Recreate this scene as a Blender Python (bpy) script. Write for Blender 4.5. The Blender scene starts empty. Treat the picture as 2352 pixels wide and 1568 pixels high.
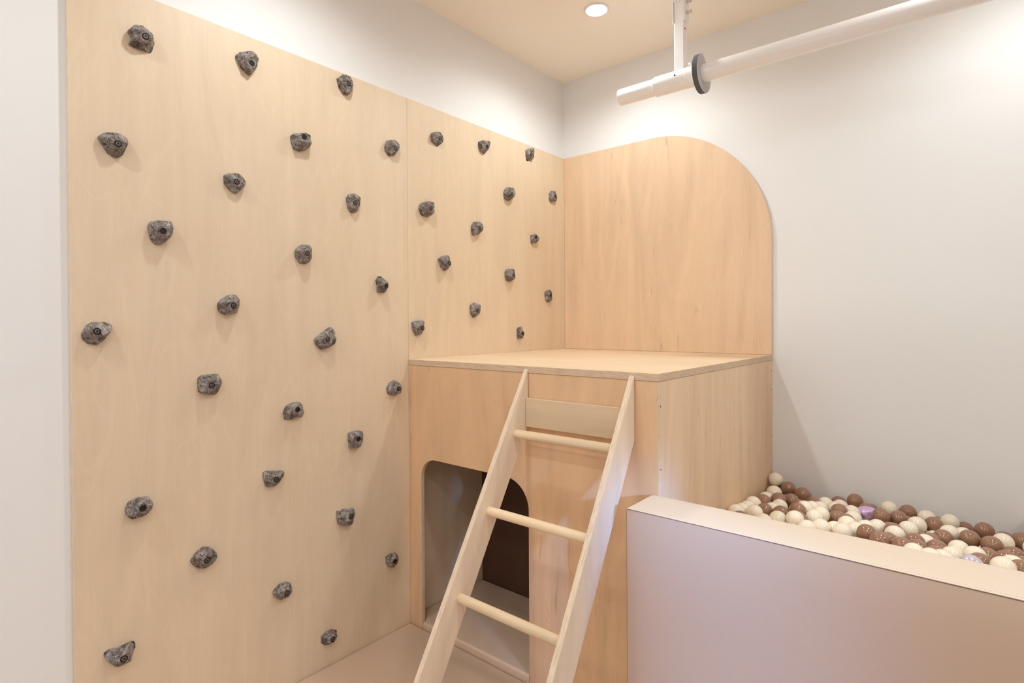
import bpy, bmesh, math, random
from math import pi, sin, cos, radians
from mathutils import Vector, noise
import mathutils

C = bpy.context.scene.collection
scene = bpy.context.scene

# ------------------------------------------------------------------ camera
cam_d = bpy.data.cameras.new('camera')
cam = bpy.data.objects.new('camera', cam_d)
C.objects.link(cam)
cam.location = (1.9213, -2.8091, 1.3021)
cam.rotation_euler = (1.5629, 0.0054, 0.7022)
cam_d.sensor_width = 36.0
cam_d.lens = 36.0 * 1287.62 / 2352.0
cam_d.shift_x = 12.965 / 2352.0
cam_d.shift_y = -32.4 / 2352.0
cam_d.clip_start = 0.02
scene.camera = cam

# ------------------------------------------------------------------ world, exposure
ROOM_X, ROOM_Y, ROOM_H, FLOOR_Z = 4.7, -4.9, 2.7393, -0.045
world = bpy.data.worlds.new('world')
scene.world = world
world.use_nodes = True
bg = world.node_tree.nodes['Background']
bg.inputs[0].default_value = (0.62, 0.74, 1.0, 1)
bg.inputs[1].default_value = 1.2
scene.view_settings.view_transform = 'Standard'
scene.view_settings.look = 'None'
scene.view_settings.gamma = 1.0
scene.view_settings.use_curve_mapping = False
scene.view_settings.exposure = 0.46
scene.cycles.use_denoising = True
scene.cycles.max_bounces = 10
scene.cycles.diffuse_bounces = 8
scene.cycles.sample_clamp_indirect = 6.0

LAMP_W = 16.0
LAMP_COL = (0.90, 0.985, 1.0)
# daylight entering through the two windows behind the camera
def area(name, loc, rot, sx, sy, w, col):
    d = bpy.data.lights.new(name, 'AREA')
    d.shape = 'RECTANGLE'; d.size = sx; d.size_y = sy; d.energy = w; d.color = col
    o = bpy.data.objects.new(name, d); C.objects.link(o)
    o.location = loc; o.rotation_euler = rot
    return o
area('daylight_front', (0.85, ROOM_Y - 0.12, 1.35), (radians(90), 0, 0), 1.4, 1.4, 4, (0.80, 0.86, 1.0))
area('daylight_right_soft', (ROOM_X + 0.12, -3.25, 1.4), (radians(90), 0, radians(90)), 1.1, 1.2, 7, (0.70, 0.82, 1.0))
dl = area('daylight_right', (ROOM_X + 0.10, -3.25, 1.35), (0, 0, 0), 0.22, 0.9, 1.15, (0.20, 0.45, 1.0))
dl.rotation_euler = (Vector((1.37, -1.38, 0.40)) - dl.location).to_track_quat('-Z', 'Y').to_euler()
dl.data.spread = radians(5.5)

# ------------------------------------------------------------------ helpers
def tag(o, label=None, cat=None, group=None, kind=None):
    if label: o['label'] = label
    if cat: o['category'] = cat
    if group: o['group'] = group
    if kind: o['kind'] = kind
    return o

def empty(name, loc, label, cat, group=None, rot=(0, 0, 0)):
    o = bpy.data.objects.new(name, None); C.objects.link(o)
    o.location = loc; o.rotation_euler = rot; o.empty_display_size = 0.05
    return tag(o, label, cat, group)

def mesh_obj(name, bm, mats, parent=None, loc=(0, 0, 0), smooth=False, auto=None):
    me = bpy.data.meshes.new(name)
    bm.to_mesh(me); bm.free()
    for m in (mats if isinstance(mats, (list, tuple)) else [mats]):
        me.materials.append(m)
    if smooth:
        for f in me.polygons: f.use_smooth = True
    if auto:
        me.shade_smooth() if hasattr(me, 'shade_smooth') else None
        me.set_sharp_from_angle(angle=radians(auto))
    o = bpy.data.objects.new(name, me); C.objects.link(o)
    o.location = loc
    if parent: o.parent = parent
    return o

def bev(o, w, seg=2, angle=35):
    m = o.modifiers.new('bevel', 'BEVEL'); m.width = w; m.segments = seg
    m.limit_method = 'ANGLE'; m.angle_limit = radians(angle); m.harden_normals = False
    return o

def box_bm(lo, hi, bm=None):
    bm = bm or bmesh.new()
    v = [bm.verts.new((x, y, z)) for x in (lo[0], hi[0]) for y in (lo[1], hi[1]) for z in (lo[2], hi[2])]
    for f in ((0, 1, 3, 2), (4, 6, 7, 5), (0, 4, 5, 1), (2, 3, 7, 6), (0, 2, 6, 4), (1, 5, 7, 3)):
        bm.faces.new([v[i] for i in f])
    bmesh.ops.recalc_face_normals(bm, faces=bm.faces[:])
    return bm

def extr_bm(pts, axis, a, b):
    """polygon pts in the plane normal to axis, extruded from a to b; flat faces get material 0, edge faces 1"""
    bm = bmesh.new()
    def P(p, t):
        q = list(p); q.insert(axis, t); return q
    lo = [bm.verts.new(P(p, a)) for p in pts]; hi = [bm.verts.new(P(p, b)) for p in pts]
    bm.faces.new(lo); bm.faces.new(hi)
    n = len(pts)
    for i in range(n):
        f = bm.faces.new((lo[i], lo[(i + 1) % n], hi[(i + 1) % n], hi[i])); f.material_index = 1
    bmesh.ops.recalc_face_normals(bm, faces=bm.faces[:])
    return bm

def board(name, lo, hi, axis, mats, parent=None, loc=(0, 0, 0), w=0.0012):
    others = [i for i in range(3) if i != axis]
    i, j = others
    pts = [(lo[i], lo[j]), (hi[i], lo[j]), (hi[i], hi[j]), (lo[i], hi[j])]
    o = mesh_obj(name, extr_bm(pts, axis, lo[axis], hi[axis]), mats, parent, loc)
    return bev(o, w)

def cyl_bm(p0, p1, r, n=32, caps=True, bm=None, r1=None):
    bm = bm or bmesh.new()
    p0, p1 = Vector(p0), Vector(p1); d = (p1 - p0).normalized()
    q = Vector((0, 0, 1)).rotation_difference(d).to_matrix()
    r1 = r if r1 is None else r1
    A = [bm.verts.new(p0 + q @ Vector((r * cos(2 * pi * k / n), r * sin(2 * pi * k / n), 0))) for k in range(n)]
    B = [bm.verts.new(p1 + q @ Vector((r1 * cos(2 * pi * k / n), r1 * sin(2 * pi * k / n), 0))) for k in range(n)]
    for k in range(n):
        bm.faces.new((A[k], A[(k + 1) % n], B[(k + 1) % n], B[k]))
    if caps:
        bm.faces.new(A[::-1]); bm.faces.new(B)
    return bm

def lathe_bm(prof, n=32, axis=2, bm=None, off=(0, 0, 0)):
    """prof: list of (r, h) along +axis"""
    bm = bm or bmesh.new()
    rings = []
    def P(r, a, h):
        c, s = r * cos(a), r * sin(a)
        v = {0: (h, c, s), 1: (s, h, c), 2: (c, s, h)}[axis]
        return (v[0] + off[0], v[1] + off[1], v[2] + off[2])
    for r, h in prof:
        if r < 1e-6: rings.append([bm.verts.new(P(0, 0, h))])
        else: rings.append([bm.verts.new(P(r, 2 * pi * k / n, h)) for k in range(n)])
    for A, B in zip(rings, rings[1:]):
        for k in range(n):
            k2 = (k + 1) % n
            if len(A) == 1 and len(B) == 1: continue
            if len(A) == 1: bm.faces.new((A[0], B[k2], B[k]))
            elif len(B) == 1: bm.faces.new((A[k], A[k2], B[0]))
            else: bm.faces.new((A[k], A[k2], B[k2], B[k]))
    bmesh.ops.recalc_face_normals(bm, faces=bm.faces[:])
    return bm

# ------------------------------------------------------------------ materials
class NT:
    def __init__(s, name):
        s.m = bpy.data.materials.new(name); s.m.use_nodes = True
        s.t = s.m.node_tree; s.b = s.t.nodes['Principled BSDF']
    def n(s, ty, **kw):
        nd = s.t.nodes.new(ty)
        for k, v in kw.items():
            if k[0] == 'i' and k[1:].isdigit(): nd.inputs[int(k[1:])].default_value = v
            else: setattr(nd, k, v)
        return nd
    def l(s, a, b): s.t.links.new(a, b)
    def coord(s, scale, kind='Object', loc=(0, 0, 0)):
        tc = s.n('ShaderNodeTexCoord'); mp = s.n('ShaderNodeMapping')
        mp.inputs['Scale'].default_value = scale; mp.inputs['Location'].default_value = loc
        s.l(tc.outputs[kind], mp.inputs[0]); return mp.outputs[0]
    def noise(s, co, scale, detail=3, rough=.5, dist=0):
        nd = s.n('ShaderNodeTexNoise'); nd.inputs['Scale'].default_value = scale
        nd.inputs['Detail'].default_value = detail; nd.inputs['Roughness'].default_value = rough
        nd.inputs['Distortion'].default_value = dist
        s.l(co, nd.inputs['Vector']); return nd.outputs[0]
    def ramp(s, fac, stops):
        r = s.n('ShaderNodeValToRGB'); e = r.color_ramp.elements
        while len(e) < len(stops): e.new(.5)
        for k, (p, c) in zip(e, stops): k.position = p; k.color = tuple(c) + (1,)
        s.l(fac, r.inputs[0]); return r.outputs[0]
    def mul(s, a, b, fac=1.0, mode='MULTIPLY'):
        m = s.n('ShaderNodeMix', data_type='RGBA', blend_type=mode); m.inputs[0].default_value = fac
        s.l(a, m.inputs[6]); s.l(b, m.inputs[7]); return m.outputs[2]
    def bump(s, h, strength, dist=.002):
        b = s.n('ShaderNodeBump'); b.inputs['Strength'].default_value = strength
        b.inputs['Distance'].default_value = dist
        s.l(h, b.inputs['Height']); s.l(b.outputs[0], s.b.inputs['Normal'])
    def set(s, **kw):
        for k, v in kw.items(): s.b.inputs[k.replace('_', ' ')].default_value = v

def plain(name, col, rough=.5, metal=0, bump=0, bscale=200, coat=0, mottle=0):
    t = NT(name); t.set(Roughness=rough, Metallic=metal); t.b.inputs['Base Color'].default_value = tuple(col) + (1,)
    if coat: t.b.inputs['Coat Weight'].default_value = coat; t.b.inputs['Coat Roughness'].default_value = .08
    co = t.coord((1, 1, 1))
    if mottle:
        c = tuple(col)
        r = t.ramp(t.noise(co, 3, 4), [(.3, tuple(x * (1 - mottle) for x in c)), (.7, tuple(min(1, x * (1 + mottle)) for x in c))])
        t.l(r, t.b.inputs['Base Color'])
    if bump: t.bump(t.noise(co, bscale, 4, .6), bump, .001)
    return t.m

def ply(name, base, grain_axis=2, fleck=.0, figure=.06, seed=0.0):
    """pale veneer: fine fibres and soft figure along grain_axis, optional darker flecks"""
    t = NT(name); t.set(Roughness=.48); t.b.inputs['Specular IOR Level'].default_value = .35
    def sc(a, l):
        v = [a, a, a]; v[grain_axis] = l; return v
    loc = (seed, seed * 1.7, seed * .6)
    fine = t.noise(t.coord(sc(160, 5), loc=loc), 1.0, 4, .65)
    med = t.noise(t.coord(sc(7, .8), loc=loc), 1.0, 3, .5, 1.8)
    big = t.noise(t.coord(sc(2.2, .8), loc=loc), 1.0, 3, .5, .6)
    b = Vector(base)
    c0 = t.ramp(med, [(.30, b * (1 - figure * 1.5)), (.5, b), (.70, Vector((min(1, x) for x in b * (1 + figure))))])
    c1 = t.ramp(fine, [(.25, (.972, .966, .96)), (.6, (1, 1, 1))])
    c2 = t.ramp(big, [(.3, (.965, .95, .93)), (.7, (1.0, 1.0, 1.0))])
    c = t.mul(t.mul(c0, c1), c2)
    # light wandering figure lines
    ln = t.noise(t.coord(sc(4.5, 1.1), loc=(seed + 5, 1, seed)), 1.0, 2, .5, 2.5)
    lr = t.ramp(ln, [(.47, (0, 0, 0)), (.5, (1, 1, 1)), (.53, (0, 0, 0))])
    m = t.n('ShaderNodeMix', data_type='RGBA', blend_type='MIX')
    mm = t.n('ShaderNodeMath', operation='MULTIPLY'); mm.inputs[1].default_value = .16
    t.l(lr, mm.inputs[0]); t.l(mm.outputs[0], m.inputs[0]); t.l(c, m.inputs[6])
    m.inputs[7].default_value = tuple(min(1, x * 1.14) for x in b) + (1,)
    c = m.outputs[2]
    if fleck:
        fl = t.noise(t.coord(sc(38, 4.5), loc=(seed + 2, 3, seed)), 1.0, 3, .6, .5)
        fr = t.ramp(fl, [(.66, (1, 1, 1)), (.74, (1 - fleck, 1 - fleck * 1.25, 1 - fleck * 1.4))])
        c = t.mul(c, fr)
    t.l(c, t.b.inputs['Base Color'])
    t.bump(fine, .12, .0006)
    return t.m

def ply_edge(name, axis, period=.0034, base=(.78, .60, .42), dark=(.20, .11, .06)):
    """cut plywood edge: layered veneers stacked along axis"""
    t = NT(name); t.set(Roughness=.6)
    tc = t.n('ShaderNodeTexCoord'); sp = t.n('ShaderNodeSeparateXYZ'); t.l(tc.outputs['Object'], sp.inputs[0])
    wob = t.noise(t.coord((3, 3, 3)), 4, 2)
    wm = t.n('ShaderNodeMath', operation='MULTIPLY'); wm.inputs[1].default_value = .0035; t.l(wob, wm.inputs[0])
    ad = t.n('ShaderNodeMath', operation='ADD'); t.l(sp.outputs[axis], ad.inputs[0]); t.l(wm.outputs[0], ad.inputs[1])
    dv = t.n('ShaderNodeMath', operation='DIVIDE'); dv.inputs[1].default_value = period; t.l(ad.outputs[0], dv.inputs[0])
    fr = t.n('ShaderNodeMath', operation='FRACT'); t.l(dv.outputs[0], fr.inputs[0])
    c = t.ramp(fr.outputs[0], [(.0, dark), (.16, tuple((a + b) / 2 for a, b in zip(base, dark))), (.34, base), (.8, base), (.97, tuple(x * .8 for x in base))])
    sc = [30, 30, 30]; sc[axis] = 400
    n2 = t.noise(t.coord(sc), 1, 3)
    c2 = t.ramp(n2, [(.3, (.72, .68, .64)), (.55, (1, 1, 1))])
    t.l(t.mul(c, c2, .8), t.b.inputs['Base Color'])
    return t.m

def rock():
    t = NT('rock_resin'); t.set(Roughness=.72)
    oi = t.n('ShaderNodeObjectInfo'); tc = t.n('ShaderNodeTexCoord')
    ad = t.n('ShaderNodeVectorMath', operation='ADD')
    t.l(tc.outputs['Object'], ad.inputs[0]); t.l(oi.outputs['Location'], ad.inputs[1])
    co = ad.outputs[0]
    a = t.noise(co, 42, 6, .72, 1.0); b = t.noise(co, 420, 3, .7); c = t.noise(co, 130, 4, .7, 1.2)
    r1 = t.ramp(a, [(.36, (.075, .052, .038)), (.46, (.20, .165, .142)), (.58, (.34, .305, .285)), (.70, (.52, .475, .45))])
    r2 = t.ramp(b, [(.36, (.42, .39, .37)), (.50, (1, 1, 1)), (.66, (1.5, 1.5, 1.5))])
    r3 = t.ramp(c, [(.39, (.22, .18, .15)), (.46, (1, 1, 1))])
    t.l(t.mul(t.mul(r1, r2), r3), t.b.inputs['Base Color'])
    h = t.mul(c, b, .5, 'ADD'); t.bump(h, .55, .0025)
    return t.m

M = {}
M['wall'] = plain('white_wall_paint', (.83, .835, .83), .62, bump=.05, bscale=260)
M['wall_far'] = plain('beige_low_fill_wall', (.52, .39, .28), .7)  # unseen walls, toned dark and warm to reduce the fill light
M['ceiling'] = plain('ceiling_paint', (.93, .87, .77), .8, bump=.04, bscale=200)
M['birch'] = ply('birch_veneer', (.775, .63, .46), 2, 0, .028, 1.0)
M['birch2'] = ply('birch_veneer_pale', (.785, .635, .46), 2, 0, .028, 4.3)
M['birch_x'] = ply('birch_veneer_deck', (.82, .635, .44), 0, 0, .05, 7.7)
M['plank'] = ply('birch_veneer_plank', (.66, .51, .34), 0, 0, .10, 2.7)
M['maple'] = ply('maple_veneer', (.80, .59, .40), 2, .22, .06, 3.1)
M['maple2'] = ply('maple_veneer_front', (.74, .495, .295), 2, .25, .07, 6.2)
M['shade_board'] = ply('crawl_shade_veneer', (.09, .042, .022), 2, 0, .05, 8.8)  # near-black brown puts the crawl space's deep shade into the colour
M['rail'] = ply('beech_rail', (.86, .74, .60), 2, 0, .05, 9.4)
M['dowel'] = ply('beech_dowel', (.82, .64, .43), 0, 0, .10, 5.5)
M['edge_z'] = ply_edge('plywood_edge_z', 2)
M['edge_x'] = ply_edge('plywood_edge_x', 0, .0040, (.84, .69, .51), (.70, .54, .38))
M['edge_y'] = ply_edge('plywood_edge_y', 1, .0040, (.82, .66, .48), (.55, .40, .27))
M['rock'] = rock()
M['bolt_black'] = plain('blackened_steel', (.018, .014, .013), .4, .3)
M['bolt_grey'] = plain('dark_steel', (.20, .17, .16), .35, .6)
M['steel'] = plain('zinc_steel', (.72, .70, .66), .28, 1.0)
M['white_metal'] = plain('white_powder_coat', (.97, .975, .985), .28, 0, coat=.3)
M['felt'] = plain('grey_rubber_edge', (.115, .12, .135), .85, bump=.5, bscale=500)
M['felt_face'] = plain('grey_rubber_face', (.55, .55, .56), .7)
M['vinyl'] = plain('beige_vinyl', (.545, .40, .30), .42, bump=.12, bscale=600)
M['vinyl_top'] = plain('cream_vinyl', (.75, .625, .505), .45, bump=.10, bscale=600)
M['mat'] = plain('taupe_vinyl_mat', (.64, .47, .345), .5, bump=.12, bscale=500)
M['thread'] = plain('seam_thread', (.62, .49, .38), .8)
M['seam'] = plain('seam_shadow', (.20, .14, .10), .8)
M['cream'] = plain('cream_plastic', (.96, .87, .71), .13, coat=.4)
M['brown'] = plain('brown_plastic', (.33, .178, .112), .13, coat=.4)
M['lilac'] = plain('lilac_pearl_plastic', (.70, .48, .80), .25, .3, coat=.8)
M['pearl'] = plain('pearl_plastic', (.70, .62, .76), .18, .3, coat=.8)
M['floor'] = plain('floor_vinyl', (.40, .25, .14), .5)
M['frame'] = plain('window_frame_white', (.85, .85, .85), .4)
gl = NT('window_glass'); gl.t.nodes.remove(gl.b)
_tr = gl.n('ShaderNodeBsdfTransparent'); _gs = gl.n('ShaderNodeBsdfGlossy'); _gs.inputs['Roughness'].default_value = .02
_mx = gl.n('ShaderNodeMixShader'); _mx.inputs[0].default_value = .06
gl.l(_tr.outputs[0], _mx.inputs[1]); gl.l(_gs.outputs[0], _mx.inputs[2])
gl.l(_mx.outputs[0], gl.t.nodes['Material Output'].inputs[0]); M['glass'] = gl.m
em = NT('lamp_diffuser'); em.t.nodes.remove(em.b)
_e = em.n('ShaderNodeEmission'); _e.inputs[0].default_value = (.95, .98, 1.0, 1); _e.inputs[1].default_value = 50
em.l(_e.outputs[0], em.t.nodes['Material Output'].inputs[0]); M['lamp'] = em.m

# ------------------------------------------------------------------ room shell
def struct(name, bm, mats, **k):
    o = mesh_obj(name, bm, mats, **k); o['kind'] = 'structure'; return o
T = .15
struct('floor', box_bm((-T, ROOM_Y - T, FLOOR_Z - .1), (ROOM_X + T, T, FLOOR_Z)), M['floor'])
struct('ceiling', box_bm((-T, ROOM_Y - T, ROOM_H), (ROOM_X + T, T, ROOM_H + .1)), M['ceiling'])
struct('wall_left', box_bm((-T, ROOM_Y - T, FLOOR_Z), (0, T, ROOM_H)), M['wall'])
struct('wall_back', box_bm((0, 0, FLOOR_Z), (ROOM_X, T, ROOM_H)), M['wall'])

def wall_with_window(name, wname, axis, pos, out, a0, a1, w0, w1, z0, z1):
    """wall in the plane axis=pos from a0..a1 with an opening w0..w1 x z0..z1"""
    bm = bmesh.new()
    lo, hi = min(pos, pos + out * T), max(pos, pos + out * T)
    def bx(u0, u1, q0, q1):
        if axis == 1: box_bm((u0, lo, q0), (u1, hi, q1), bm)
        else: box_bm((lo, u0, q0), (hi, u1, q1), bm)
    bx(a0, w0, FLOOR_Z, ROOM_H); bx(w1, a1, FLOOR_Z, ROOM_H); bx(w0, w1, FLOOR_Z, z0); bx(w0, w1, z1, ROOM_H)
    struct(name, bm, M['wall_far'])
    bm = bmesh.new(); f = .05; m0 = pos + out * .02; m1 = pos + out * .08; lo, hi = min(m0, m1), max(m0, m1); c = (w0 + w1) / 2
    bx(w0, w0 + f, z0, z1); bx(w1 - f, w1, z0, z1); bx(w0 + f, w1 - f, z0, z0 + f); bx(w0 + f, w1 - f, z1 - f, z1); bx(c - f / 2, c + f / 2, z0 + f, z1 - f)
    w = struct(wname, bm, M['frame'])
    bm = bmesh.new(); lo, hi = pos + out * .05 - .003, pos + out * .05 + .003
    bx(w0 + f, c - f / 2, z0 + f, z1 - f); bx(c + f / 2, w1 - f, z0 + f, z1 - f)
    mesh_obj('pane', bm, M['glass'], w)
wall_with_window('wall_front', 'window_1', 1, ROOM_Y, -1, 0, ROOM_X, .1, 1.6, .6, 2.1)
wall_with_window('wall_right', 'window_2', 0, ROOM_X, 1, ROOM_Y, 0, -3.9, -2.6, .7, 2.1)

# ------------------------------------------------------------------ ceiling downlights (only the one over the platform is in view)
def lamp_thing():
    r = empty('ceiling_downlight', (0, 0, ROOM_H), 'round recessed white downlight glowing in the ceiling over the platform', 'light')
    p = mesh_obj('trim_ring', lathe_bm([(.058, 0), (.058, -.004), (.050, -.006), (.044, -.002), (.043, 0)], 40), M['frame'], r, smooth=True)
    mesh_obj('diffuser', lathe_bm([(0, -.0015), (.043, -.0015), (.043, 0)], 40), M['lamp'], r)
    return r
LAMPS = [(x, y) for x in (.572, 2.15, 3.73) for y in (-.561, -1.86, -3.16, -4.4)]
proto = lamp_thing()
kids = list(proto.children)
for i, (x, y) in enumerate(LAMPS):
    if i == 0: r = proto
    else:
        r = proto.copy(); C.objects.link(r)
        r['label'] = 'round recessed white downlight further out in the ceiling, beyond the photo edge'
        r['group'] = 'ceiling downlights beyond the photo edge'
        for k in kids:
            c = k.copy(); C.objects.link(c); c.parent = r
    r.location = (x, y, ROOM_H)
    d = bpy.data.lights.new('downlight_beam', 'SPOT')
    d.energy = LAMP_W; d.color = LAMP_COL; d.spot_size = radians(162); d.spot_blend = .65; d.shadow_soft_size = .045
    lo = bpy.data.objects.new('downlight_beam', d); C.objects.link(lo); lo.parent = r; lo.location = (0, 0, -.02)

# ------------------------------------------------------------------ climbing wall boards
TP = .018
PZ = 2.2817
board('climbing_board', (.001, 0, 0), (TP, 1.1863, PZ - FLOOR_Z), 0, [M['birch'], M['edge_x']], None, (0, -2.4074, FLOOR_Z))
tag(bpy.data.objects['climbing_board'], 'large pale birch plywood board at left, holding most of the rock holds', 'board')
b2 = board('climbing_board', (.001, 0, 0), (TP, 1.2188, PZ - FLOOR_Z), 0, [M['birch2'], M['edge_x']], None, (0, -1.2200, FLOOR_Z))
tag(b2, 'pale birch plywood board reaching from the vertical seam into the room corner', 'board')

W, S, D, DH = 1.1785, 1.22, 1.1462, .0245
# arched back board on the white wall above the platform
R_ = .6
pts = [(TP + .001, D + .0008), (W, D + .0008), (W, PZ - R_)]
pts += [(W - R_ + R_ * cos(a), PZ - R_ + R_ * sin(a)) for a in [radians(90) * k / 28 for k in range(1, 29)]]
pts += [(TP + .001, PZ)]
ab = mesh_obj('arched_board', extr_bm(pts, 1, -TP, -.001), [M['maple'], M['edge_y']])
bev(ab, .0012)
tag(ab, 'warm maple plywood board with one rounded upper corner on the white wall', 'board')

# ------------------------------------------------------------------ plywood platform (play box)
box = empty('play_platform', (0, 0, 0), 'plywood play platform with layered deck edge and arched crawl opening in its front', 'platform')
board('deck', (TP + .001, -S, D - DH), (W, -.0005, D), 2, [M['birch_x'], M['edge_z']], box, w=.0015)
hx0, hx1, hz = .093, .6755, .728
def arc(cx, cz, r, a0, a1, n=12):
    return [(cx + r * cos(radians(a0 + (a1 - a0) * k / n)), cz + r * sin(radians(a0 + (a1 - a0) * k / n))) for k in range(n + 1)]
rl, rr = .085, .105
zt = D - DH - .0005
fp = [(TP + .001, FLOOR_Z), (hx0, FLOOR_Z)] + arc(hx0 + rl, hz - rl, rl, 180, 90) + arc(hx1 - rr, hz - rr, rr, 90, 0) + [(hx1, FLOOR_Z), (W - .002, FLOOR_Z), (W - .002, zt), (TP + .001, zt)]
o = mesh_obj('front_panel', extr_bm(fp, 1, -S + .002, -S + .020), [M['maple2'], M['edge_y']], box); bev(o, .001)
board('side_panel', (W - .020, -S + .0205, FLOOR_Z), (W - .002, -.0005, zt), 0, [M['maple'], M['edge_x']], box)
board('inner_back_panel', (TP + .001, -.757, FLOOR_Z), (W - .021, -.739, zt), 1, [M['shade_board'], M['edge_y']], box)  # back board coloured dark to stand in for the shade inside
board('added_side_darkener', (W - .030, -S + .0235, .03), (W - .0225, -.760, zt - .010), 0, [M['shade_board'], M['edge_x']], box)  # added dark board that cuts light bouncing inside the crawl space
board('added_top_darkener', (TP + .002, -S + .0235, zt - .009), (W - .0225, -.760, zt - .0005), 2, [M['shade_board'], M['edge_z']], box)  # added under the deck, dark so less light bounces back down
# small countersunk screws on the side panel
def screw_bm():
    return lathe_bm([(.0030, .0), (.0030, .0004), (.0018, .0004), (.0012, -.0006 + .0008), (0, .0002)], 12, 0)
sm = None
for (y, z) in ((-1.203, 1.045), (-1.203, .852), (-1.203, .62), (-.014, 1.075), (-.014, .985), (-.014, .77), (-.014, .60)):
    if sm is None:
        s0 = mesh_obj('screw', screw_bm(), M['bolt_black'], box, (W - .002, y, z)); sm = s0.data
    else:
        s1 = bpy.data.objects.new('screw', sm); C.objects.link(s1); s1.parent = box; s1.location = (W - .002, y, z)

# ------------------------------------------------------------------ ladder
lad = empty('ladder', (.87, -S, 0), 'pale wooden ladder with round rungs leaning against the plywood platform', 'ladder')
Lx = .87
yt, ztop, sl = -S - .0005, 1.137, 1.667
def fy(z, y0=yt, z0=ztop): return y0 - (z0 - z) / sl
zk = .935
rail = [(yt, ztop), (fy(0.001), .001), (fy(.001, yt, zk), .001), (yt, zk)]
for x0, x1 in ((.661, .678), (1.0805, 1.0985)):
    o = mesh_obj('side_rail', extr_bm([(y + S, z) for y, z in rail], 0, x0 - Lx, x1 - Lx), [M['rail'], M['edge_x']], lad); bev(o, .0018)
for z in (.915, .680, .445, .210):
    yc = (fy(z) + fy(z, yt, zk)) / 2 + S
    o = mesh_obj('rung', cyl_bm((.678 - Lx, yc, z), (1.0805 - Lx, yc, z), .0150, 28), M['dowel'], lad, auto=40)
board('top_crossboard', (.6785 - Lx, -.019, .932), (1.080 - Lx, -.001, 1.033), 1, [M['plank'], M['edge_y']], lad)

# ------------------------------------------------------------------ floor mats
def padded(name, lo, hi, mats, parent=None, r=.014, loc=(0, 0, 0), puff=0.0, cuts=0, topmat=False):
    bm = box_bm(lo, hi)
    bmesh.ops.bevel(bm, geom=bm.edges[:], offset=r, segments=4, profile=.5, affect='EDGES')
    return mesh_obj(name, bm, mats, parent, loc, smooth=False, auto=50)
m1 = padded('floor_mat', (.0195, -3.1, FLOOR_Z), (1.93, -S - .001, 0), M['mat'])
tag(m1, 'taupe vinyl floor mat in front of the climbing boards and platform', 'mat')
# mat inside the platform, its rounded lip showing in the opening
pts = [(TP + .003, -.758), (W - .032, -.758), (W - .032, -S + .022), (hx1 - .003, -S + .022), (hx1 - .003, -S + .004), (hx0 + .003, -S + .004), (hx0 + .003, -S + .022), (TP + .003, -S + .022)]
bm = extr_bm(pts, 2, FLOOR_Z, .024)
for f in bm.faces: f.material_index = 0
ed = [e for e in bm.edges if all(v.co.z > .02 for v in e.verts)]
bmesh.ops.bevel(bm, geom=ed, offset=.011, segments=5, profile=.5, affect='EDGES')
m2 = mesh_obj('inner_mat', bm, M['mat'], auto=50)
m2.name = 'crawl_space_mat'
tag(m2, 'taupe vinyl mat inside the crawl space, rounded lip showing in the arched opening', 'mat')

# ------------------------------------------------------------------ padded pit barrier
PX0, PX1, PY0, PY1, PZT = 1.157, 2.635, -1.3845, -S - .0005, .7765
bar = empty('padded_barrier', ((PX0 + PX1) / 2, (PY0 + PY1) / 2, 0), 'long beige vinyl padded barrier in front of the ball pit, stitched top edge', 'barrier')
bx_, by_ = (PX0 + PX1) / 2, (PY0 + PY1) / 2
def soft_block(x0, x1, y0, y1, z0, z1, puff, r, nx, ny, nz):
    """block whose faces swell slightly between its seams"""
    bm = bmesh.new()
    vs = {}
    def V(i, j, k):
        key = (i, j, k)
        if key in vs: return vs[key]
        u, v, w = i / nx, j / ny, k / nz
        x, y, z = x0 + (x1 - x0) * u, y0 + (y1 - y0) * v, z0 + (z1 - z0) * w
        fu, fv, fw = [1 - (2 * abs(t - .5)) ** 6 for t in (u, v, w)]
        if i in (0, nx): x += (1 if i else -1) * min(puff, .006) * .4 * (fv * fw) ** .7
        if j == 0: y -= puff * ((1 - (2 * abs(u - .5)) ** 14) * (1 - (2 * abs(w - .5)) ** 5)) ** .8
        if k == nz: z += min(puff, .006) * .35 * (fu * fv) ** .7
        vs[key] = bm.verts.new((x, y, z)); return vs[key]
    for i in range(nx):
        for j in range(ny):
            for k in (0, nz): bm.faces.new((V(i, j, k), V(i + 1, j, k), V(i + 1, j + 1, k), V(i, j + 1, k)))
    for i in range(nx):
        for k in range(nz):
            for j in (0, ny): bm.faces.new((V(i, j, k), V(i + 1, j, k), V(i + 1, j, k + 1), V(i, j, k + 1)))
    for j in range(ny):
        for k in range(nz):
            for i in (0, nx): bm.faces.new((V(i, j, k), V(i, j + 1, k), V(i, j + 1, k + 1), V(i, j, k + 1)))
    bmesh.ops.recalc_face_normals(bm, faces=bm.faces[:])
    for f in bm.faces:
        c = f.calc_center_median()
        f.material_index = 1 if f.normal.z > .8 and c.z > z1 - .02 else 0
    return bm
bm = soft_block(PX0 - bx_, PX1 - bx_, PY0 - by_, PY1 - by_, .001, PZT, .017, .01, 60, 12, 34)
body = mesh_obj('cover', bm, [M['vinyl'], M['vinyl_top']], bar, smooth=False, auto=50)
bev(body, .0025, 2, 50)
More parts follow.
